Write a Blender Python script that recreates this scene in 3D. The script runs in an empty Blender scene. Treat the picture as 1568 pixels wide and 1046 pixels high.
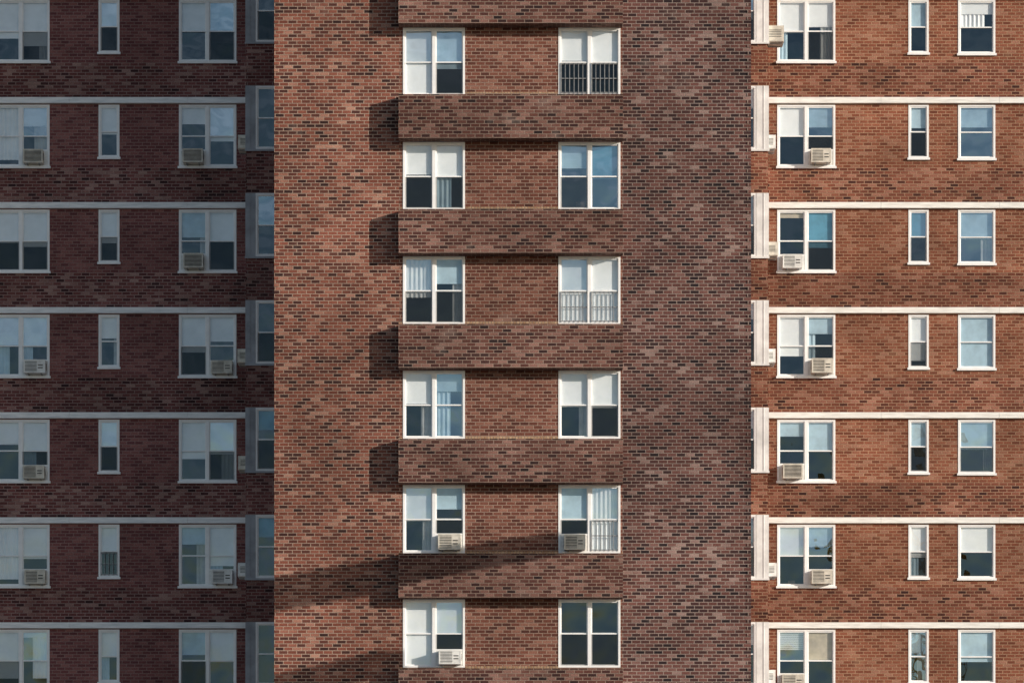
import bpy, math, random
from mathutils import Vector, Matrix
random.seed(11)
S=0.01573; D=75.0; PX0=784.0; HY=1480.0; CAMZ=12.8; FH=2.75
YW=6.7; YM=4.95
SP_D=.36
LS=Vector((46,-23,13.5))
def X(px,y=0.0): return (px-PX0)*S*(D+y)/D
def head(n): return 2.4+FH*n          # window head height of storey n ; k=n-7
NF=17
ROOF=head(NF-1)+1.2
scn=bpy.context.scene
# ------------------------------------------------------------------ node helpers
def newmat(name):
    m=bpy.data.materials.new(name); m.use_nodes=True
    nt=m.node_tree; nt.nodes.clear()
    out=nt.nodes.new('ShaderNodeOutputMaterial')
    return m,nt,out
def N(nt,t,**kw):
    n=nt.nodes.new(t)
    for k,v in kw.items(): setattr(n,k,v)
    return n
def M(nt,op,a,b=None,c=None,clamp=False):
    n=nt.nodes.new('ShaderNodeMath'); n.operation=op; n.use_clamp=clamp
    for i,v in enumerate((a,b,c)):
        if v is None: continue
        if isinstance(v,(int,float)): n.inputs[i].default_value=v
        else: nt.links.new(v,n.inputs[i])
    return n.outputs[0]
def ramp(nt,fac,stops,interp='LINEAR'):
    r=nt.nodes.new('ShaderNodeValToRGB'); r.color_ramp.interpolation=interp
    el=r.color_ramp.elements
    while len(el)<len(stops): el.new(0.5)
    for e,(p,c) in zip(el,stops):
        e.position=p; e.color=(c[0],c[1],c[2],1)
    nt.links.new(fac,r.inputs[0]); return r.outputs[0]
def mixc(nt,fac,a,b,mode='MIX'):
    n=nt.nodes.new('ShaderNodeMix'); n.data_type='RGBA'; n.blend_type=mode
    if isinstance(fac,(int,float)): n.inputs[0].default_value=fac
    else: nt.links.new(fac,n.inputs[0])
    for i,v in ((6,a),(7,b)):
        if isinstance(v,tuple): n.inputs[i].default_value=(v[0],v[1],v[2],1)
        else: nt.links.new(v,n.inputs[i])
    return n.outputs[2]
def brick(name,stops,mortar,seed,stain=0.35,bump=1.0,bw=0.215,bh=FH/33,patch=(0.42,0.33,0.29),patchamt=0.35,mw=0.008,k=(1,1,1)):
    stops=[(p,tuple(a*b for a,b in zip(c,k))) for p,c in stops]
    m,nt,out=newmat(name)
    uv=N(nt,'ShaderNodeUVMap'); sep=N(nt,'ShaderNodeSeparateXYZ'); nt.links.new(uv.outputs[0],sep.inputs[0])
    u,v=sep.outputs[0],sep.outputs[1]
    vr=M(nt,'DIVIDE',v,bh); row=M(nt,'FLOOR',vr); fv=M(nt,'FRACT',vr)
    off=M(nt,'MULTIPLY',M(nt,'FLOORED_MODULO',row,2.0),0.5)
    # every course is shifted slightly, as hand-laid brickwork is
    wr=N(nt,'ShaderNodeTexWhiteNoise',noise_dimensions='1D'); nt.links.new(row,wr.inputs['W'])
    off=M(nt,'ADD',off,M(nt,'MULTIPLY',wr.outputs[0],0.12))
    ur=M(nt,'ADD',M(nt,'DIVIDE',u,bw),off); col=M(nt,'FLOOR',ur); fu=M(nt,'FRACT',ur)
    cmb=N(nt,'ShaderNodeCombineXYZ'); nt.links.new(col,cmb.inputs[0]); nt.links.new(row,cmb.inputs[1]); cmb.inputs[2].default_value=seed
    wn=N(nt,'ShaderNodeTexWhiteNoise',noise_dimensions='3D'); nt.links.new(cmb.outputs[0],wn.inputs[0])
    rnd=wn.outputs[0]
    du=M(nt,'MULTIPLY',M(nt,'MINIMUM',fu,M(nt,'SUBTRACT',1.0,fu)),bw)
    dv=M(nt,'MULTIPLY',M(nt,'MINIMUM',fv,M(nt,'SUBTRACT',1.0,fv)),bh)
    d=M(nt,'MINIMUM',du,dv)
    mask=M(nt,'DIVIDE',M(nt,'SUBTRACT',d,mw),0.003,clamp=True)
    def noise(scale,detail=4,rough=0.6,sx=1,sy=1):
        mp=N(nt,'ShaderNodeMapping'); mp.inputs['Scale'].default_value=(sx,sy,1); mp.inputs['Location'].default_value=(seed*3.1,seed*1.7,seed)
        nt.links.new(uv.outputs[0],mp.inputs[0])
        t=N(nt,'ShaderNodeTexNoise'); t.inputs['Scale'].default_value=scale; t.inputs['Detail'].default_value=detail; t.inputs['Roughness'].default_value=rough
        nt.links.new(mp.outputs[0],t.inputs['Vector']); return t.outputs[0]
    n1=noise(0.3,3,0.6); n2=noise(1.6,3,0.65,0.55,0.8); n3=noise(45,1,0.6); n4=noise(0.55,4,0.7,1,1.4)
    rr=M(nt,'ADD',rnd,M(nt,'MULTIPLY',M(nt,'SUBTRACT',n2,0.5),0.25),clamp=True)
    c=ramp(nt,rr,stops)
    c=mixc(nt,mask,mortar,c)
    s=ramp(nt,n1,[(0.3,(1-stain,)*3),(0.7,(1+stain*0.35,)*3)])
    c=mixc(nt,1.0,c,s,'MULTIPLY')
    s2=ramp(nt,n2,[(0.3,(1-stain*0.5,)*3),(0.65,(1.05,)*3)])
    c=mixc(nt,1.0,c,s2,'MULTIPLY')
    s3=ramp(nt,n3,[(0.3,(0.66,)*3),(0.7,(1.24,)*3)])
    c=mixc(nt,1.0,c,s3,'MULTIPLY')
    pf=M(nt,'MULTIPLY',M(nt,'MULTIPLY',M(nt,'SUBTRACT',n4,0.61),7.0,clamp=True),patchamt)
    c=mixc(nt,pf,c,patch)
    bs=N(nt,'ShaderNodeBsdfPrincipled'); bs.inputs['Roughness'].default_value=0.88
    bs.inputs['Specular IOR Level'].default_value=0.15
    nt.links.new(c,bs.inputs['Base Color'])
    h=M(nt,'ADD',M(nt,'MULTIPLY',mask,M(nt,'ADD',0.4,M(nt,'MULTIPLY',rnd,1.0))),M(nt,'MULTIPLY',n3,0.3))
    bp=N(nt,'ShaderNodeBump'); bp.inputs['Strength'].default_value=bump; bp.inputs['Distance'].default_value=0.011
    nt.links.new(h,bp.inputs['Height']); nt.links.new(bp.outputs[0],bs.inputs['Normal'])
    nt.links.new(bs.outputs[0],out.inputs[0]); return m
def plain(name,col,rough=0.6,var=0.15,scale=6,metal=0,spec=0.4,stretch=(1,1,1)):
    m,nt,out=newmat(name)
    tc=N(nt,'ShaderNodeTexCoord'); mp=N(nt,'ShaderNodeMapping'); mp.inputs['Scale'].default_value=stretch
    gi=N(nt,'ShaderNodeObjectInfo')
    add=N(nt,'ShaderNodeVectorMath',operation='ADD'); nt.links.new(tc.outputs['Object'],add.inputs[0]); nt.links.new(gi.outputs['Location'],add.inputs[1])
    nt.links.new(add.outputs[0],mp.inputs[0])
    t=N(nt,'ShaderNodeTexNoise'); t.inputs['Scale'].default_value=scale; t.inputs['Detail'].default_value=3; t.inputs['Roughness'].default_value=0.65
    nt.links.new(mp.outputs[0],t.inputs['Vector'])
    c=ramp(nt,t.outputs[0],[(0.3,tuple(x*(1-var*1.6) for x in col)),(0.62,tuple(min(x*(1+var*0.4),.95) for x in col))])
    bs=N(nt,'ShaderNodeBsdfPrincipled'); bs.inputs['Roughness'].default_value=rough; bs.inputs['Metallic'].default_value=metal
    bs.inputs['Specular IOR Level'].default_value=spec
    nt.links.new(c,bs.inputs['Base Color']); nt.links.new(bs.outputs[0],out.inputs[0]); return m
def glass(name,tint,refl,rough=0.0):
    m,nt,out=newmat(name)
    tr=N(nt,'ShaderNodeBsdfTransparent'); tr.inputs[0].default_value=(*tint,1)
    gl=N(nt,'ShaderNodeBsdfGlossy'); gl.inputs['Roughness'].default_value=rough; gl.inputs[0].default_value=(0.72,0.9,1,1)
    tc=N(nt,'ShaderNodeNewGeometry')
    t=N(nt,'ShaderNodeTexNoise'); t.inputs['Scale'].default_value=1.4; t.inputs['Detail'].default_value=1
    nt.links.new(tc.outputs['Position'],t.inputs['Vector'])
    bp=N(nt,'ShaderNodeBump'); bp.inputs['Strength'].default_value=0.7; bp.inputs['Distance'].default_value=0.05
    nt.links.new(t.outputs[0],bp.inputs['Height']); nt.links.new(bp.outputs[0],gl.inputs['Normal'])
    lw=N(nt,'ShaderNodeLayerWeight'); lw.inputs[0].default_value=.5
    f=M(nt,'ADD',M(nt,'MULTIPLY',M(nt,'POWER',lw.outputs['Facing'],4.0),.6),refl,clamp=True)
    mx=N(nt,'ShaderNodeMixShader'); nt.links.new(f,mx.inputs[0]); nt.links.new(tr.outputs[0],mx.inputs[1]); nt.links.new(gl.outputs[0],mx.inputs[2])
    nt.links.new(mx.outputs[0],out.inputs[0]); return m
def screenmat(name):
    m,nt,out=newmat(name)
    tr=N(nt,'ShaderNodeBsdfTransparent'); df=N(nt,'ShaderNodeBsdfDiffuse'); df.inputs[0].default_value=(0.03,0.035,0.04,1)
    mx=N(nt,'ShaderNodeMixShader'); mx.inputs[0].default_value=0.4
    nt.links.new(tr.outputs[0],mx.inputs[1]); nt.links.new(df.outputs[0],mx.inputs[2]); nt.links.new(mx.outputs[0],out.inputs[0]); return m

# brick palettes
KT=(.86,.84,.9); KR=(.84,.80,.92)
C_wall=brick('brick_tower_wall',[(0.0,(0.05,0.026,0.024)),(0.18,(0.13,0.052,0.04)),(0.5,(0.235,0.083,0.055)),(0.85,(0.32,0.12,0.08)),(1.0,(0.5,0.28,0.2))],(0.46,0.33,0.26),1.0,0.4,1.0,k=(.93,.88,.92))  # warm light on the tower's left part is put into these orange tones
C_right=brick('brick_tower_wall_less_lit',[(0.0,(0.035,0.024,0.025)),(0.25,(0.10,0.046,0.04)),(0.55,(0.185,0.075,0.058)),(0.88,(0.26,0.112,0.086)),(1.0,(0.46,0.3,0.24))],(0.4,0.31,0.27),2.0,0.4,1.0,k=(.82,.84,.94))  # same wall, weaker light on its right part put into darker, greyer tones
C_span=brick('brick_tower_spandrel',[(0.0,(0.04,0.025,0.025)),(0.18,(0.11,0.046,0.038)),(0.6,(0.19,0.076,0.056)),(1.0,(0.4,0.22,0.17))],(0.36,0.26,0.21),3.0,0.4,1.0,k=KT)
C_pier=brick('brick_tower_pier',[(0.0,(0.11,0.046,0.035)),(0.3,(0.19,0.07,0.048)),(0.7,(0.255,0.098,0.066)),(1.0,(0.4,0.2,0.14))],(0.4,0.28,0.22),4.0,0.32,0.9,k=KT)
L_pier=brick('brick_left_pier',[(0.0,(0.16,0.056,0.06)),(0.5,(0.25,0.088,0.085)),(1.0,(0.36,0.155,0.14))],(0.34,0.21,0.19),5.0,0.32,0.8,patchamt=0.12)
L_span=brick('brick_left_spandrel',[(0.0,(0.06,0.028,0.03)),(0.2,(0.17,0.06,0.058)),(0.7,(0.26,0.092,0.085)),(1.0,(0.46,0.28,0.24))],(0.42,0.28,0.25),6.0,0.4,1.0,patchamt=0.12)
R_pier=brick('brick_right_pier',[(0.0,(0.2,0.07,0.038)),(0.3,(0.31,0.11,0.057)),(0.7,(0.38,0.145,0.077)),(1.0,(0.48,0.25,0.15))],(0.46,0.28,0.18),7.0,0.35,0.9,patch=(0.5,0.32,0.2),k=KR)
R_span=brick('brick_right_spandrel',[(0.0,(0.07,0.03,0.024)),(0.22,(0.2,0.07,0.04)),(0.7,(0.32,0.112,0.062)),(1.0,(0.48,0.24,0.15))],(0.44,0.27,0.18),8.0,0.4,1.0,patch=(0.5,0.32,0.2),k=KR)
TAN=brick('brick_sill_light_catch',[(0.0,(0.36,0.21,0.12)),(1.0,(0.54,0.37,0.24))],(0.3,0.22,0.17),9.0,0.3,0.5,bw=0.075,bh=0.12)  # sill top catching light, put in as a lighter tan colour
CONC_W=plain('sunlit_concrete',(0.93,0.91,0.87),0.8,0.14,3,stretch=(0.6,0.6,5))  # belt concrete with its sunlit white put into the colour
CONC_G=plain('shade_tinted_concrete',(0.9,0.93,0.95),0.8,0.14,3,stretch=(0.6,0.6,5))  # left belt's bluish shade tone put into the colour; copings share it
FRAME=plain('white_aluminium_frame',(0.93,0.94,0.95),0.4,0.05,4)
POST=plain('white_corner_panel',(0.85,0.85,0.85),0.5,0.15,2)
GLA=glass('window_glass',(0.96,0.98,0.99),0.12)
GLB=glass('window_glass_reflective',(0.92,0.95,0.97),0.36)
SCR=screenmat('insect_screen')
BW=plain('white_blind',(0.92,0.94,0.94),0.8,0.06,2)
BP=plain('pale_blue_blind',(0.5,0.66,0.75),0.8,0.14,2)
BG=plain('grey_curtain',(0.45,0.46,0.45),0.9,0.2,2)
BB=plain('beige_curtain',(0.6,0.52,0.4),0.9,0.2,2)
BT=plain('teal_curtain',(0.12,0.33,0.46),0.9,0.2,2)
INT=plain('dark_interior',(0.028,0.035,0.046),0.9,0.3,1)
THING=plain('interior_things',(0.2,0.16,0.13),0.8,0.5,4)
IRON=plain('painted_iron',(0.3,0.31,0.32),0.5,0.2,8)
ACB=plain('ac_beige_metal',(0.68,0.64,0.56),0.5,0.2,5)
ACW=plain('ac_white_metal',(0.82,0.82,0.8),0.45,0.15,5)
ACD=plain('ac_dark_fins',(0.06,0.06,0.06),0.5,0.2,8)
ROOFM=plain('roof_felt',(0.12,0.12,0.12),0.9,0.2,2)
MATS=[FRAME,GLA,GLB,SCR,BW,BP,BG,BB,BT,INT,THING,IRON,ACB,ACW,ACD]
MI={m.name:i for i,m in enumerate(MATS)}
# ------------------------------------------------------------------ mesh builder
class MB:
    def __init__(s): s.v=[];s.f=[];s.m=[];s.uv=[]
    def quad(s,p,mat=0,uvs=None):
        i=len(s.v); s.v+= [tuple(q) for q in p]; s.f.append(tuple(range(i,i+len(p)))); s.m.append(mat)
        if uvs is None:
            a=Vector(p[1])-Vector(p[0]); b=Vector(p[2])-Vector(p[1]); n=a.cross(b)
            ax=max(range(3),key=lambda k:abs(n[k]))
            if ax==1: uvs=[(q[0],q[2]) for q in p]
            elif ax==0: uvs=[(q[1]+0.05,q[2]) for q in p]
            else: uvs=[(q[0],q[1]) for q in p]
        s.uv+=uvs
    def box(s,x0,x1,y0,y1,z0,z1,mat=0,skip=''):
        A=lambda x,y,z:(x,y,z)
        if 'f' not in skip: s.quad([A(x0,y0,z0),A(x1,y0,z0),A(x1,y0,z1),A(x0,y0,z1)],mat)
        if 'b' not in skip: s.quad([A(x1,y1,z0),A(x0,y1,z0),A(x0,y1,z1),A(x1,y1,z1)],mat)
        if 'l' not in skip: s.quad([A(x0,y1,z0),A(x0,y0,z0),A(x0,y0,z1),A(x0,y1,z1)],mat)
        if 'r' not in skip: s.quad([A(x1,y0,z0),A(x1,y1,z0),A(x1,y1,z1),A(x1,y0,z1)],mat)
        if 't' not in skip: s.quad([A(x0,y0,z1),A(x1,y0,z1),A(x1,y1,z1),A(x0,y1,z1)],mat)
        if 'd' not in skip: s.quad([A(x0,y1,z0),A(x1,y1,z0),A(x1,y0,z0),A(x0,y0,z0)],mat)
    def obj(s,name,mats,parent=None,loc=(0,0,0),rz=0):
        me=bpy.data.meshes.new(name); me.from_pydata(s.v,[],s.f)
        for m in mats: me.materials.append(m)
        me.polygons.foreach_set('material_index',s.m)
        ul=me.uv_layers.new(name='UVMap')
        fl=[c for p in s.uv for c in p]; ul.data.foreach_set('uv',fl)
        me.update()
        o=bpy.data.objects.new(name,me); scn.collection.objects.link(o)
        o.location=loc; o.rotation_euler[2]=rz
        if parent: o.parent=parent
        return o
def empty(name,loc=(0,0,0)):
    e=bpy.data.objects.new(name,None); scn.collection.objects.link(e); e.location=loc; return e
def facade_y(mb,y,x0,x1,z0,z1,ops,matf,rev=0.1,extra_x=(),extra_z=()):
    xs=sorted(set([x0,x1]+[a for o in ops for a in o[:2]]+list(extra_x))); zs=sorted(set([z0,z1]+[a for o in ops for a in o[2:]]+list(extra_z)))
    for i in range(len(xs)-1):
        for j in range(len(zs)-1):
            cx=(xs[i]+xs[i+1])/2; cz=(zs[j]+zs[j+1])/2
            if any(o[0]<cx<o[1] and o[2]<cz<o[3] for o in ops): continue
            mb.quad([(xs[i],y,zs[j]),(xs[i+1],y,zs[j]),(xs[i+1],y,zs[j+1]),(xs[i],y,zs[j+1])],matf(cx,cz))
    for a,b,c,d in ops:
        mt=matf(a-0.01,(c+d)/2); r=y+rev
        mb.quad([(a,y,c),(a,r,c),(a,r,d),(a,y,d)],mt); mb.quad([(b,r,c),(b,y,c),(b,y,d),(b,r,d)],mt)
        mb.quad([(a,y,d),(a,r,d),(b,r,d),(b,y,d)],mt); mb.quad([(a,r,c),(a,y,c),(b,y,c),(b,r,c)],mt)
def facade_x(mb,x,sgn,y0,y1,z0,z1,ops,mat,rev=0.1):
    ys=sorted(set([y0,y1]+[a for o in ops for a in o[:2]])); zs=sorted(set([z0,z1]+[a for o in ops for a in o[2:]]))
    for i in range(len(ys)-1):
        for j in range(len(zs)-1):
            cy=(ys[i]+ys[i+1])/2; cz=(zs[j]+zs[j+1])/2
            if any(o[0]<cy<o[1] and o[2]<cz<o[3] for o in ops): continue
            q=[(x,ys[i],zs[j]),(x,ys[i+1],zs[j]),(x,ys[i+1],zs[j+1]),(x,ys[i],zs[j+1])]
            if sgn<0: q=q[::-1]
            mb.quad(q,mat)
    for a,b,c,d in ops:
        r=x-sgn*rev
        mb.quad([(x,a,c),(r,a,c),(r,a,d),(x,a,d)],mat); mb.quad([(x,b,c),(r,b,c),(r,b,d),(x,b,d)],mat)
        mb.quad([(x,a,d),(r,a,d),(r,b,d),(x,b,d)],mat); mb.quad([(x,a,c),(r,a,c),(r,b,c),(x,b,c)],mat)
# ------------------------------------------------------------------ windows
def folds(mb,x0,x1,y,z0,z1,mat,amp=0.014,wl=0.11):
    n=max(4,int((x1-x0)/wl*4)); ph=random.random()*6
    pts=[(x0+(x1-x0)*i/n, y+amp*math.sin(ph+2*math.pi*(x1-x0)*i/n/wl)*random.uniform(.6,1.2)) for i in range(n+1)]
    for i in range(n):
        mb.quad([(pts[i][0],pts[i][1],z0),(pts[i+1][0],pts[i+1][1],z0),(pts[i+1][0],pts[i+1][1],z1),(pts[i][0],pts[i][1],z1)],mat)
def unit(mb,x0,x1,z0,z1,spec):
    F=MI['white_aluminium_frame']; t=0.028; zm=(z0+z1)/2
    def sash(a,b,c,d,y,gm):
        mb.box(a,b,y,y+.018,c,c+t,F); mb.box(a,b,y,y+.018,d-t,d,F)
        mb.box(a,a+t,y+.001,y+.017,c+t,d-t,F,'td'); mb.box(b-t,b,y+.001,y+.017,c+t,d-t,F,'td')
        e=[random.uniform(-.004,.004) for _ in range(3)]; yy=y+.009
        mb.quad([(a+t,yy+e[0],c+t),(b-t,yy+e[1],c+t),(b-t,yy+e[1]+e[2],d-t),(a+t,yy+e[0]+e[2],d-t)],gm)
    g=MI['window_glass']
    refl='r' in spec[2:]
    gu=MI['window_glass_reflective'] if (refl or random.random()<.35) else g
    lift=0
    if 'o' in spec[2:]: lift=random.uniform(.15,.35)
    sash(x0,x1,zm-.02,z1,.010,gu)
    sash(x0,x1,z0+lift,zm+.02+lift,.032,MI['window_glass_reflective'] if refl else g)
    T=spec[0]
    num=''.join(c for c in spec[1:] if c.isdigit()); d=(int(num) if num else 0)/10.0
    if 's' in spec[2:] or (d<.95 and random.random()<.45):
        mb.quad([(x0,.004,z0),(x1,.004,z0),(x1,.004,zm-.025),(x0,.004,zm-.025)],MI['insect_screen'])
    H=z1-z0
    zb=z1-H*d
    cm={'W':'white_blind','P':'pale_blue_blind','G':'grey_curtain','B':'beige_curtain','T':'teal_curtain','C':'white_blind','V':'white_blind','K':'pale_blue_blind'}
    if T in 'WPGBT' and d>0:
        m=MI[cm[T]]; j=random.uniform(-.03,.03) if d<.98 else 0
        if d<.98: zb+=random.uniform(-.06,.06)
        mb.quad([(x0,.066,zb+j),(x1,.066,zb+j*.6),(x1,.066,z1),(x0,.066,z1)],m)
        mb.box(x0,x1,.060,.070,zb+j-.02,zb+j,m)
        if T in 'WP' and d<.8 and random.random()<.35:
            w=(x1-x0)*random.uniform(.25,.6)
            if random.random()<.5: folds(mb,x0,x0+w,.10,z0,zb+.05,MI['pale_blue_blind'])
            else: folds(mb,x1-w,x1,.10,z0,zb+.05,MI['grey_curtain'])
    elif T in 'CK' and d>0:
        if random.random()<.5: folds(mb,x0,x1,.08,zb,z1,MI[cm[T]])
        else:
            w=(x1-x0)*random.uniform(.5,.8)
            if random.random()<.5: folds(mb,x0,x0+w,.08,zb,z1,MI[cm[T]])
            else: folds(mb,x1-w,x1,.08,zb,z1,MI[cm[T]])
            mb.box(x0,x1,.056,.062,z1-H*random.uniform(.1,.3),z1,MI['white_blind'])
    elif T=='V' and d>0:
        z=z1
        while z>zb:
            mb.quad([(x0,.06,z-.045),(x1,.06,z-.045),(x1,.085,z),(x0,.085,z)],MI['white_blind']); z-=.048
    if random.random()<.16:
        w=random.uniform(.1,.25); a=random.uniform(x0,max(x0+.01,x1-w)); hh=random.uniform(.08,.22)
        mb.box(a,a+w,.22,.3,z0,z0+hh,MI['interior_things'])
    if 'g' in spec[2:]:
        I=MI['painted_iron']; zt=zm-.03
        nb=max(3,int((x1-x0)/.1))
        for i in range(nb+1):
            a=x0+.01+(x1-x0-.02)*i/nb; mb.box(a-.007,a+.007,-.03,-.016,z0,zt,I)
        for zz in (z0+.03,(z0+zt)/2,zt-.02): mb.box(x0,x1,-.016,-.004,zz-.01,zz+.01,I)
def window(parent,x,y,z,W,H,specs,rz=0,sill=True,t=0.05):
    """x,y,z: lower-left of the opening; local x right, y into the wall"""
    mb=MB(); F=MI['white_aluminium_frame']; p=-.012
    mb.box(0,W,p,.1,H-t,H,F); mb.box(0,W,p,.1,0,t,F)
    mb.box(0,t,p+.001,.099,t,H-t,F,'td'); mb.box(W-t,W,p+.001,.099,t,H-t,F,'td')
    if len(specs)==2:
        c=W/2; mb.box(c-.04,c+.04,p+.003,.098,t,H-t,F,'td')
        unit(mb,t,c-.04,t,H-t,specs[0]); unit(mb,c+.04,W-t,t,H-t,specs[1])
    else: unit(mb,t,W-t,t,H-t,specs[0])
    if sill: mb.box(-.03,W+.03,-.055,-.013,-.045,.012,F)
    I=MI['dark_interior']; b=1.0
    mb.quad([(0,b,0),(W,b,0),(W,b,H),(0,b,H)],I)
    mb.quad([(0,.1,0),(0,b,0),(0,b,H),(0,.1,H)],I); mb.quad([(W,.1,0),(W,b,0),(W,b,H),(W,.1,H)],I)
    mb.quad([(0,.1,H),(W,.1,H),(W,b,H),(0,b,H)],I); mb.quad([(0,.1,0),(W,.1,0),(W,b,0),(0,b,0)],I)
    return mb.obj('window',MATS,parent,(x,y,z),rz)
def air_conditioner(x,y,z,w,h,dp,rz=0,kind=0,panel=None):
    """x,y,z: lower centre on the wall plane; sticks out along local -y"""
    mb=MB(); B=MI['ac_white_metal'] if kind==1 else MI['ac_beige_metal']; K=MI['ac_dark_fins']
    a=w/2; e=.02
    prof=[(-a+e,0),(a-e,0),(a,e),(a,h-e),(a-e,h),(-a+e,h),(-a,h-e),(-a,e)]
    n=len(prof)
    for i in range(n):
        q0,q1=prof[i],prof[(i+1)%n]
        mb.quad([(q0[0],.06,q0[1]),(q1[0],.06,q1[1]),(q1[0],-dp,q1[1]),(q0[0],-dp,q0[1])],B)
    r=.035
    inner=[(-a+r,r),(a-r,r),(a-r,h-r),(-a+r,h-r)]
    mb.box(-a+.002,a-.002,-dp-.004,-dp+.02,.002,r,B); mb.box(-a+.002,a-.002,-dp-.004,-dp+.02,h-r,h-.002,B)
    mb.box(-a+.002,-a+r,-dp-.003,-dp+.02,r,h-r,B); mb.box(a-r,a-.002,-dp-.003,-dp+.02,r,h-r,B)
    mb.quad([(inner[0][0],-dp+.018,inner[0][1]),(inner[1][0],-dp+.018,inner[1][1]),(inner[2][0],-dp+.018,inner[2][1]),(inner[3][0],-dp+.018,inner[3][1])],K)
    split=-a+r+(w-2*r)*(.62 if kind!=2 else .0)
    if kind==2:
        nn=9
        for i in range(nn):
            zz=r+(h-2*r)*(i+.5)/nn; mb.box(-a+r,a-r,-dp+.0,-dp+.012,zz-.006,zz+.006,B)
    else:
        nn=8
        for i in range(nn):
            zz=r+(h-2*r)*(i+.5)/nn; mb.box(-a+r,split,-dp+.0,-dp+.012,zz-.009,zz+.009,B)
        mb.box(split,a-r,-dp+.001,-dp+.014,r,h-r,B)
        mb.box(split+.03,a-r-.03,-dp-.004,-dp+.001,h*.35,h*.42,K); mb.box(split+.03,a-r-.03,-dp-.004,-dp+.001,h*.55,h*.62,K)
    for sgn in (-1,1):
        for i in range(5):
            zz=h*.3+i*h*.1
            x0,x1=(sgn*a,sgn*(a+.006)) if sgn>0 else (sgn*(a+.006),sgn*a)
            mb.box(x0,x1,-dp+.06,-.04,zz,zz+.012,K)
    for xx in (-a*.6,a*.6): mb.box(xx-.015,xx+.015,-dp*.9,.02,-.025,-.001,MI['painted_iron'])
    if panel:
        lx,rx=panel
        if lx>.03: mb.box(-a-lx,-a,.002,.008,0,h+.02,MI['ac_white_metal'])
        if rx>.03: mb.box(a,a+rx,.002,.008,0,h+.02,MI['ac_white_metal'])
        mb.box(-a-lx,a+rx,-.004,.0095,h+.005,h+.04,MI['white_aluminium_frame'])
    return mb.obj('air_conditioner',MATS,None,(x,y,z),rz)
def rs():
    return random.choice(['W5','W6','P5','P4','W4','C7','K8','P7','W3','G5','V6','B4','D','T5','W9','C9r','P3r','P5r'])
def put_ac(x,y,zsill,W,side,kind):
    c=x+W/2; lo,hi=(x+.05,c-.04) if side==0 else (c+.04,x+W-.05)
    w=random.uniform(.5,.58); h=random.uniform(.34,.39); ctr=(lo+hi)/2+random.uniform(-.03,.03)
    air_conditioner(ctr,y,zsill+.055,w,h,random.uniform(.2,.28),0,kind,(max(0,ctr-w/2-lo),max(0,hi-ctr-w/2)))
# ------------------------------------------------------------------ TOWER (centre)
T0=X(420);T1=X(1150); B0=X(611);B1=X(953)
tower=empty('brick_apartment_tower')
WL=X(617); WRr=X(855); WW=95*S; WH=1.64
ops=[]
for n in range(NF):
    z1=head(n); 
    for a in (WL,WRr): ops.append((a,a+WW,z1-WH,z1))
mb=MB()
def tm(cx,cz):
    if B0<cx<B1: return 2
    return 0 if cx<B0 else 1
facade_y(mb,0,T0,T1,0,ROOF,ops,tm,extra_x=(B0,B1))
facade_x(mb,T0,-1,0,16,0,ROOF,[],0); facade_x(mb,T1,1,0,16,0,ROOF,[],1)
mb.quad([(T1,16,0),(T0,16,0),(T0,16,ROOF),(T1,16,ROOF)],0)
mb.obj('walls',[C_wall,C_right,C_pier],tower)
mb=MB()
for n in range(-1,NF):
    lo=head(n) if n>=0 else 0.0
    hi=head(n+1)-WH-.055 if n<NF-1 else ROOF-.3
    mb.box(B0,B1,-SP_D,-.0015,lo+.003,hi,0,'b')
    if n<NF-1:
        mb.box(WL+WW+.01,WRr-.01,-SP_D+.015,-.0015,hi,hi+.055,1,'bd')
        mb.box(B0+.004,WL-.01,-SP_D+.015,-.0015,hi,hi+.03,1,'bd'); mb.box(WRr+WW+.01,B1-.004,-SP_D+.015,-.0015,hi,hi+.03,1,'bd')
mb.obj('spandrels',[C_span,TAN],tower)
mb=MB(); mb.box(T0-.05,T1+.05,-.06,16.05,ROOF,ROOF+.2,0); mb.obj('coping',[CONC_G],tower)
mb=MB(); ch=FH/33
for i in range(int(ROOF/ch)-1):
    if i%2==0:
        mb.box(T0-.001,T0+.1,-.012,-.0015,i*ch+.008,(i+1)*ch-.008,0,'b')
    else:
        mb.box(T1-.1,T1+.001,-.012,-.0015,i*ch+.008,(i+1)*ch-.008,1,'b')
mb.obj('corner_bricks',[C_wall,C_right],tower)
CL={5:('W10','P6s'),4:('W5','W5s'),3:('C6','P4'),2:('W5','P3r'),1:('W5','P3a'),0:('W10','W5a')}
CR={5:('W5g','W5g'),4:('P4r','T5r'),3:('W10g','W10g'),2:('W5','W5s'),1:('P5a','C10g'),0:('Ds','D1s')}
for n in range(NF):
    k=n-7
    for a,dd in ((WL,CL),(WRr,CR)):
        sp=dd.get(k,(rs(),rs()))
        window(tower,a,0,head(n)-WH,WW,WH,sp,sill=False)
        for i,s in enumerate(sp):
            if 'a' in s: put_ac(a,0,head(n)-WH,WW,i,[0,1][k==0])
        if k not in dd and random.random()<.2: put_ac(a,0,head(n)-WH,WW,random.randint(0,1),random.randint(0,2))
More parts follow.
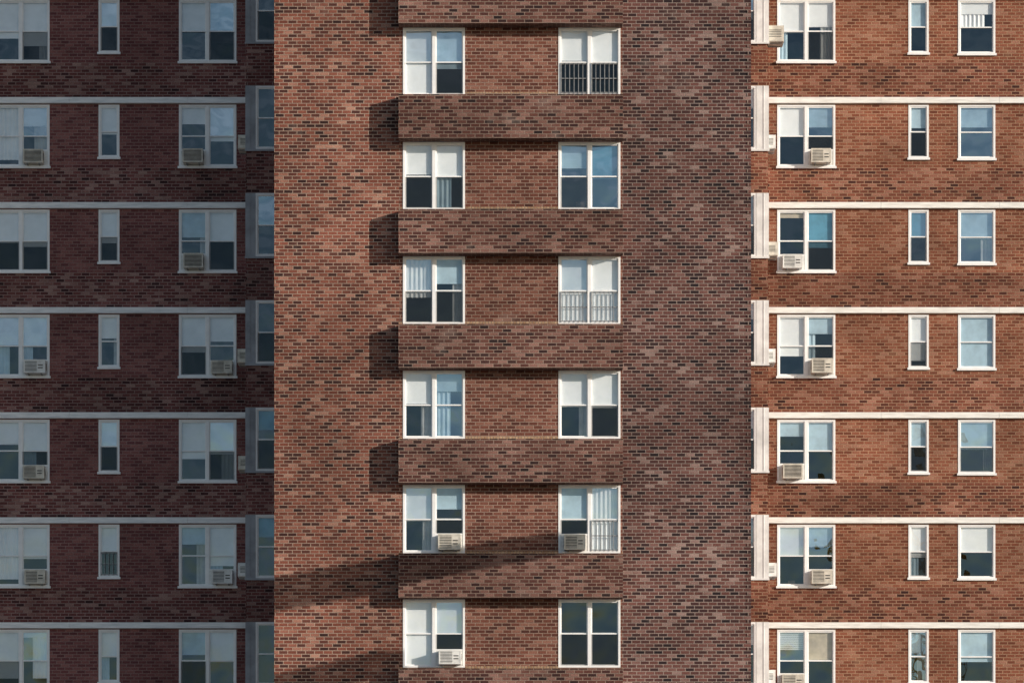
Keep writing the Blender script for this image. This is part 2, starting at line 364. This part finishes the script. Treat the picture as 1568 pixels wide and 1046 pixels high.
# ------------------------------------------------------------------ WINGS
def wing(side):
    b=empty('brick_apartment_building')
    L=side<0
    pier,span=(L_pier,L_span) if L else (R_pier,R_span)
    edge=X(377,YM) if L else X(1176,YM)
    tow=T0 if L else T1
    far=-24.0 if L else 24.0
    if L: cols=[(-12,88,95,2,'A'),(151,32,81,1,'B'),(274,88,95,2,'C'),(-112,32,81,1,'x'),(-235,58,83,1,'x'),(-400,88,95,2,'x')]
    else: cols=[(1190,89,95,2,'D'),(1391,31,82,1,'E'),(1467,57,83,1,'F'),(1640,57,83,1,'x'),(1740,32,82,1,'x'),(1850,89,95,2,'x')]
    x0,x1=(far,edge) if L else (edge,far)
    ops=[]
    sc=S*(D+YW)/D
    for px,w,h,_,_ in cols:
        for n in range(NF): ops.append((X(px,YW),X(px,YW)+w*sc,head(n)-h*sc,head(n)))
    ez=[]
    for n in range(NF): ez.append(head(n)-95*sc-.02); ez.append(head(n)+.03)
    def wm(cx,cz):
        f=(cz-head(0))%FH
        return 1 if .03<f<FH-95*sc-.02 else 0
    mb=MB(); facade_y(mb,YW,x0,x1,0,ROOF,ops,wm,extra_z=ez)
    facade_x(mb,far,-1 if L else 1,YW,YW+14,0,ROOF,[],0)
    mb.quad([(x1,YW+14,0),(x0,YW+14,0),(x0,YW+14,ROOF),(x1,YW+14,ROOF)],0)
    m0,m1=(edge,tow-.0) if L else (tow+.0,edge)
    po=.24 if L else .30
    hm=97*S*(D+YM)/D
    mops=[];sops=[]
    for n in range(NF):
        z1=head(n)
        a,c=(m0+po,m1-.03) if L else (m0+.03,m1-po)
        mops.append((a,c,z1-hm,z1)); sops.append((YM+.12,YM+1.3,z1-hm,z1))
    facade_y(mb,YM,m0,m1,0,ROOF,mops,lambda a,c:1)
    facade_x(mb,edge,-1 if L else 1,YM,YW,0,ROOF,sops,1)
    mb.obj('walls',[pier,span],b)
    mb=MB()
    for n in range(NF):
        z1=head(n)
        if L: mb.box(edge-.02,edge+po,YM-.02,YM+.12,z1-hm,z1,0)
        else: mb.box(edge-po,edge+.02,YM-.02,YM+.12,z1-hm,z1,0)
        if L:
            mb.box(edge-.035,edge+po+.8,YM-.04,YM-.021,z1-hm-.05,z1-hm,0)
            mb.box(edge+.08,edge+.1,YM-.03,YM-.0205,z1-hm,z1,0)
        else:
            mb.box(edge-po-.4,edge+.035,YM-.04,YM-.021,z1-hm-.05,z1-hm,0)
            mb.box(edge-.12,edge-.1,YM-.03,YM-.0205,z1-hm,z1,0)
    mb.obj('corner_panels',[plain('shaded_corner_panel',(0.36,0.38,0.42),0.5,0.2,2) if L else POST],b)  # left panel is the white one with shade put into a darker colour
    mb=MB()
    for n in range(NF):
        z=head(n)+.03
        xa=x0
        while xa<x1-.01:
            xb=min(xa+3.1,x1)
            mb.box(xa+.003,xb-.003,YW-.085,YW-.0015,z,z+.15,0,'b'); xa=xb
    mb.obj('belt_courses',[CONC_G if L else CONC_W],b)
    mb=MB(); 
    if L: mb.box(far-.05,edge+.0,YW-.1,YW+14,ROOF,ROOF+.2,0); mb.box(edge-.05,T0-.06,YM-.05,YW-.11,ROOF,ROOF+.2,0)
    else: mb.box(edge-.0,far+.05,YW-.1,YW+14,ROOF,ROOF+.2,0); mb.box(T1+.06,edge+.05,YM-.05,YW-.11,ROOF,ROOF+.2,0)
    mb.obj('coping',[CONC_G],b)
    SP={'A':{6:('W6','W7'),5:('C9','W3a'),4:('W5','W6'),3:('W5','W5a'),2:('W4','W5a'),1:('C9','W5a'),0:('W8','C8')},
        'B':{6:('W5',),5:('W5',),4:('W6',),3:('W4',),2:('W5',),1:('W5g',),0:('W5',)},
        'C':{6:('W5','P5s'),5:('W3a','W6'),4:('P4a','W5'),3:('W6','W4a'),2:('W6','W5'),1:('P3','W7a'),0:('P4','W5')},
        'D':{6:('W5','W4'),5:('W5','P3a'),4:('B1a','T6'),3:('W7','P3a'),2:('P2a','P5'),1:('W5','P3a'),0:('V3a','B5')},
        'E':{6:('P5',),5:('P4',),4:('T5r',),3:('W8',),2:('P5',),1:('W6',),0:('P4r',)},
        'F':{6:('C5',),5:('P4r',),4:('P5r',),3:('P10',),2:('P5r',),1:('W5',),0:('P6',)}}
    acs={('A',5):2,('A',3):1,('C',5):2,('C',4):2,('C',1):1,('D',5):0,('D',4):1,('D',3):0,('D',2):2,('D',1):0}
    for px,w,h,nu,key in cols:
        for n in range(NF):
            k=n-7
            sp=SP.get(key,{}).get(k)
            vis=sp is not None
            if not vis: sp=(rs(),) if nu==1 else (rs(),rs())
            z=head(n)-h*sc
            window(b,X(px,YW),YW,z,w*sc,h*sc,sp)
            if nu==2:
                for i,s in enumerate(sp):
                    if vis and 'a' in s: put_ac(X(px,YW),YW,z,w*sc,i,acs.get((key,k),0))
                if not vis and random.random()<.4: put_ac(X(px,YW),YW,z,w*sc,random.randint(0,1),random.randint(0,2))
    sideac={5,3,2,1,8,10} if L else {6,5,4,3,1,0,9}
    for n in range(NF):
        a,c,z0,z1=mops[n]
        window(b,a,YM,z0,c-a,z1-z0,(random.choice(['D1s','Ds','T3','D']) if L else random.choice(['P4','W3','P6']),),sill=False)
        s0,s1,_,_=sops[n]
        if L: window(b,edge,s1,z0,s1-s0,z1-z0,(rs(),rs()),rz=-math.pi/2,sill=False)
        else: window(b,edge,s0,z0,s1-s0,z1-z0,(rs(),rs()),rz=math.pi/2,sill=False)
        if (n-7) in sideac:
            big=(n-7==6 and not L)
            dp=.42 if big else random.uniform(.2,.27)
            air_conditioner(edge,YM+.42,z0+.06,.52,.36 if not big else .42,dp,-math.pi/2 if L else math.pi/2,random.choice([0,1]),(0.02,0.02))
wing(-1); wing(1)
mb=MB(); mb.box(T0+.1,T1-.1,.1,15.9,ROOF-.9,ROOF-.7,0); mb.obj('roof_deck',[ROOFM],tower)
# ------------------------------------------------------------------ invented crane, added outside the frame to cast the slanting shadow
def sunpt(px,py,t):
    return Vector((X(px),0,CAMZ+(HY-py)*S))+Vector((LS.x,LS.y,LS.z))*t*S
P1=sunpt(858,835,16.5); CX=P1.x
def onx(px,py):
    t=(CX-X(px))/S/LS.x; return sunpt(px,py,t)
P2=onx(420,910)
Q1=onx(600,1012); Q2=onx(440,1048)
crane=empty('added_shadow_crane',(CX,-17,0))
CM=plain('crane_yellow_paint',(0.6,0.4,0.05),0.5,0.15)
mb=MB()
w=.7
for sx in (-w,w):
    for sy in (-w,w): mb.box(sx-.08,sx+.08,sy-.08,sy+.08,0,29.4,0)
def bar(p,q,r,mb):
    p=Vector(p);q=Vector(q);d=(q-p).normalized(); u=d.cross(Vector((0,0,1)) if abs(d.z)<.9 else Vector((1,0,0))).normalized()*r; v=d.cross(u).normalized()*r
    P=[p+u+v,p-u+v,p-u-v,p+u-v];Q=[x+(q-p) for x in P]
    for i in range(4): mb.quad([P[i],P[(i+1)%4],Q[(i+1)%4],Q[i]],0)
    mb.quad(P,0); mb.quad(Q[::-1],0)
z=0
while z<29:
    for a,b2 in (((-w,-w),(w,-w)),((w,-w),(w,w)),((w,w),(-w,w)),((-w,w),(-w,-w))):
        bar((a[0],a[1],z),(b2[0],b2[1],z+1.4),.05,mb); bar((a[0],a[1],z),(b2[0],b2[1],z),.05,mb)
    z+=1.4
mb.obj('mast',[CM],crane)
mb=MB()
def shadow_jib(A,B,ya,yb,hw,ha,hb):
    def zz(y): return A.z+(B.z-A.z)*(y-A.y)/(B.y-A.y)
    p=[(sx*hw,ya+17,zz(ya)+sz*ha) for sx,sz in ((-1,-1),(1,-1),(1,1),(-1,1))]
    q=[(sx*hw,yb+17,zz(yb)+sz*hb) for sx,sz in ((-1,-1),(1,-1),(1,1),(-1,1))]
    for i in range(4): mb.quad([p[i],p[(i+1)%4],q[(i+1)%4],q[i]],0)
    mb.quad(p,0); mb.quad(q[::-1],0)
shadow_jib(P1,P2,P1.y,P2.y,.35,.3,.38); shadow_jib(P1,P2,P2.y,-22,.37,.38,.38)
shadow_jib(Q1,Q2,Q1.y,-16.5,.3,.26,.3)  # lower beam, added only to cast the second shadow
mb.box(-1.0,1.0,-6,-4,29.0,30.8,0)
mb.obj('shadow_jib',[CM],crane)
# ------------------------------------------------------------------ ground
gm=plain('pale_plaza_ground',(0.17,0.165,0.15),0.95,0.25,0.3)
mb=MB(); mb.box(-1500,1500,-1500,1500,-.5,0,0); mb.obj('ground',[gm])
mb=MB(); mb.box(-30,30,-9,-.4,0.0005,.12,0); mb.obj('pavement',[plain('pavement_concrete',(0.4,0.39,0.37),0.9,0.2,1)])
mb=MB(); mb.quad([(-300,-30,.004),(300,-30,.004),(300,-20,.004),(-300,-20,.004)],0)
for i in range(-40,40): mb.quad([(i*6,-25.07,.008),(i*6+3,-25.07,.008),(i*6+3,-24.93,.008),(i*6,-24.93,.008)],1)
mb.obj('road',[plain('asphalt',(0.05,0.05,0.05),0.9,0.2,2),plain('road_paint',(0.75,0.75,0.7),0.7,0.1)])
# ------------------------------------------------------------------ light
el=math.asin(LS.z/LS.length)
sun=bpy.data.lights.new('sun','SUN'); sun.energy=5.0; sun.angle=math.radians(.4); sun.color=(1,.9,.78)
so=bpy.data.objects.new('sun',sun); scn.collection.objects.link(so); so.rotation_euler=LS.to_track_quat('Z','Y').to_euler(); so.location=(60,-40,60)
w=bpy.data.worlds.new('World'); scn.world=w; w.use_nodes=True; nt=w.node_tree
bg=nt.nodes['Background']; sky=nt.nodes.new('ShaderNodeTexSky'); sky.sky_type='NISHITA'; sky.sun_disc=False
sky.sun_elevation=el; sky.sun_rotation=math.atan2(LS.x,LS.y)
tc=nt.nodes.new('ShaderNodeTexCoord'); mp=nt.nodes.new('ShaderNodeMapping'); mp.inputs['Scale'].default_value=(1,1,2.2)
nt.links.new(tc.outputs['Generated'],mp.inputs[0])
cn=nt.nodes.new('ShaderNodeTexNoise'); cn.inputs['Scale'].default_value=7; cn.inputs['Detail'].default_value=6; cn.inputs['Roughness'].default_value=.6
nt.links.new(mp.outputs[0],cn.inputs['Vector'])
cf=ramp(nt,cn.outputs[0],[(0.5,(0,0,0)),(0.64,(.85,.85,.85))])
sep=nt.nodes.new('ShaderNodeSeparateXYZ'); nt.links.new(tc.outputs['Generated'],sep.inputs[0])
up=M(nt,'MULTIPLY',sep.outputs[2],20.0,clamp=True)
cc=M(nt,'MULTIPLY',cf,up)
mixed=mixc(nt,cc,sky.outputs[0],(3.6,4.3,5.3))
nt.links.new(mixed,bg.inputs[0]); bg.inputs[1].default_value=.11
scn.view_settings.view_transform='Standard'; scn.view_settings.look='None'; scn.view_settings.exposure=0
cam=bpy.data.cameras.new('camera'); co=bpy.data.objects.new('camera',cam); scn.collection.objects.link(co)
co.location=(0,-D,CAMZ); co.rotation_euler=(math.pi/2,0,0)
cam.sensor_width=36; cam.lens=36*D/(1568*S); cam.shift_y=(HY-523)/1568; cam.clip_end=4000; cam.clip_start=1
scn.camera=co
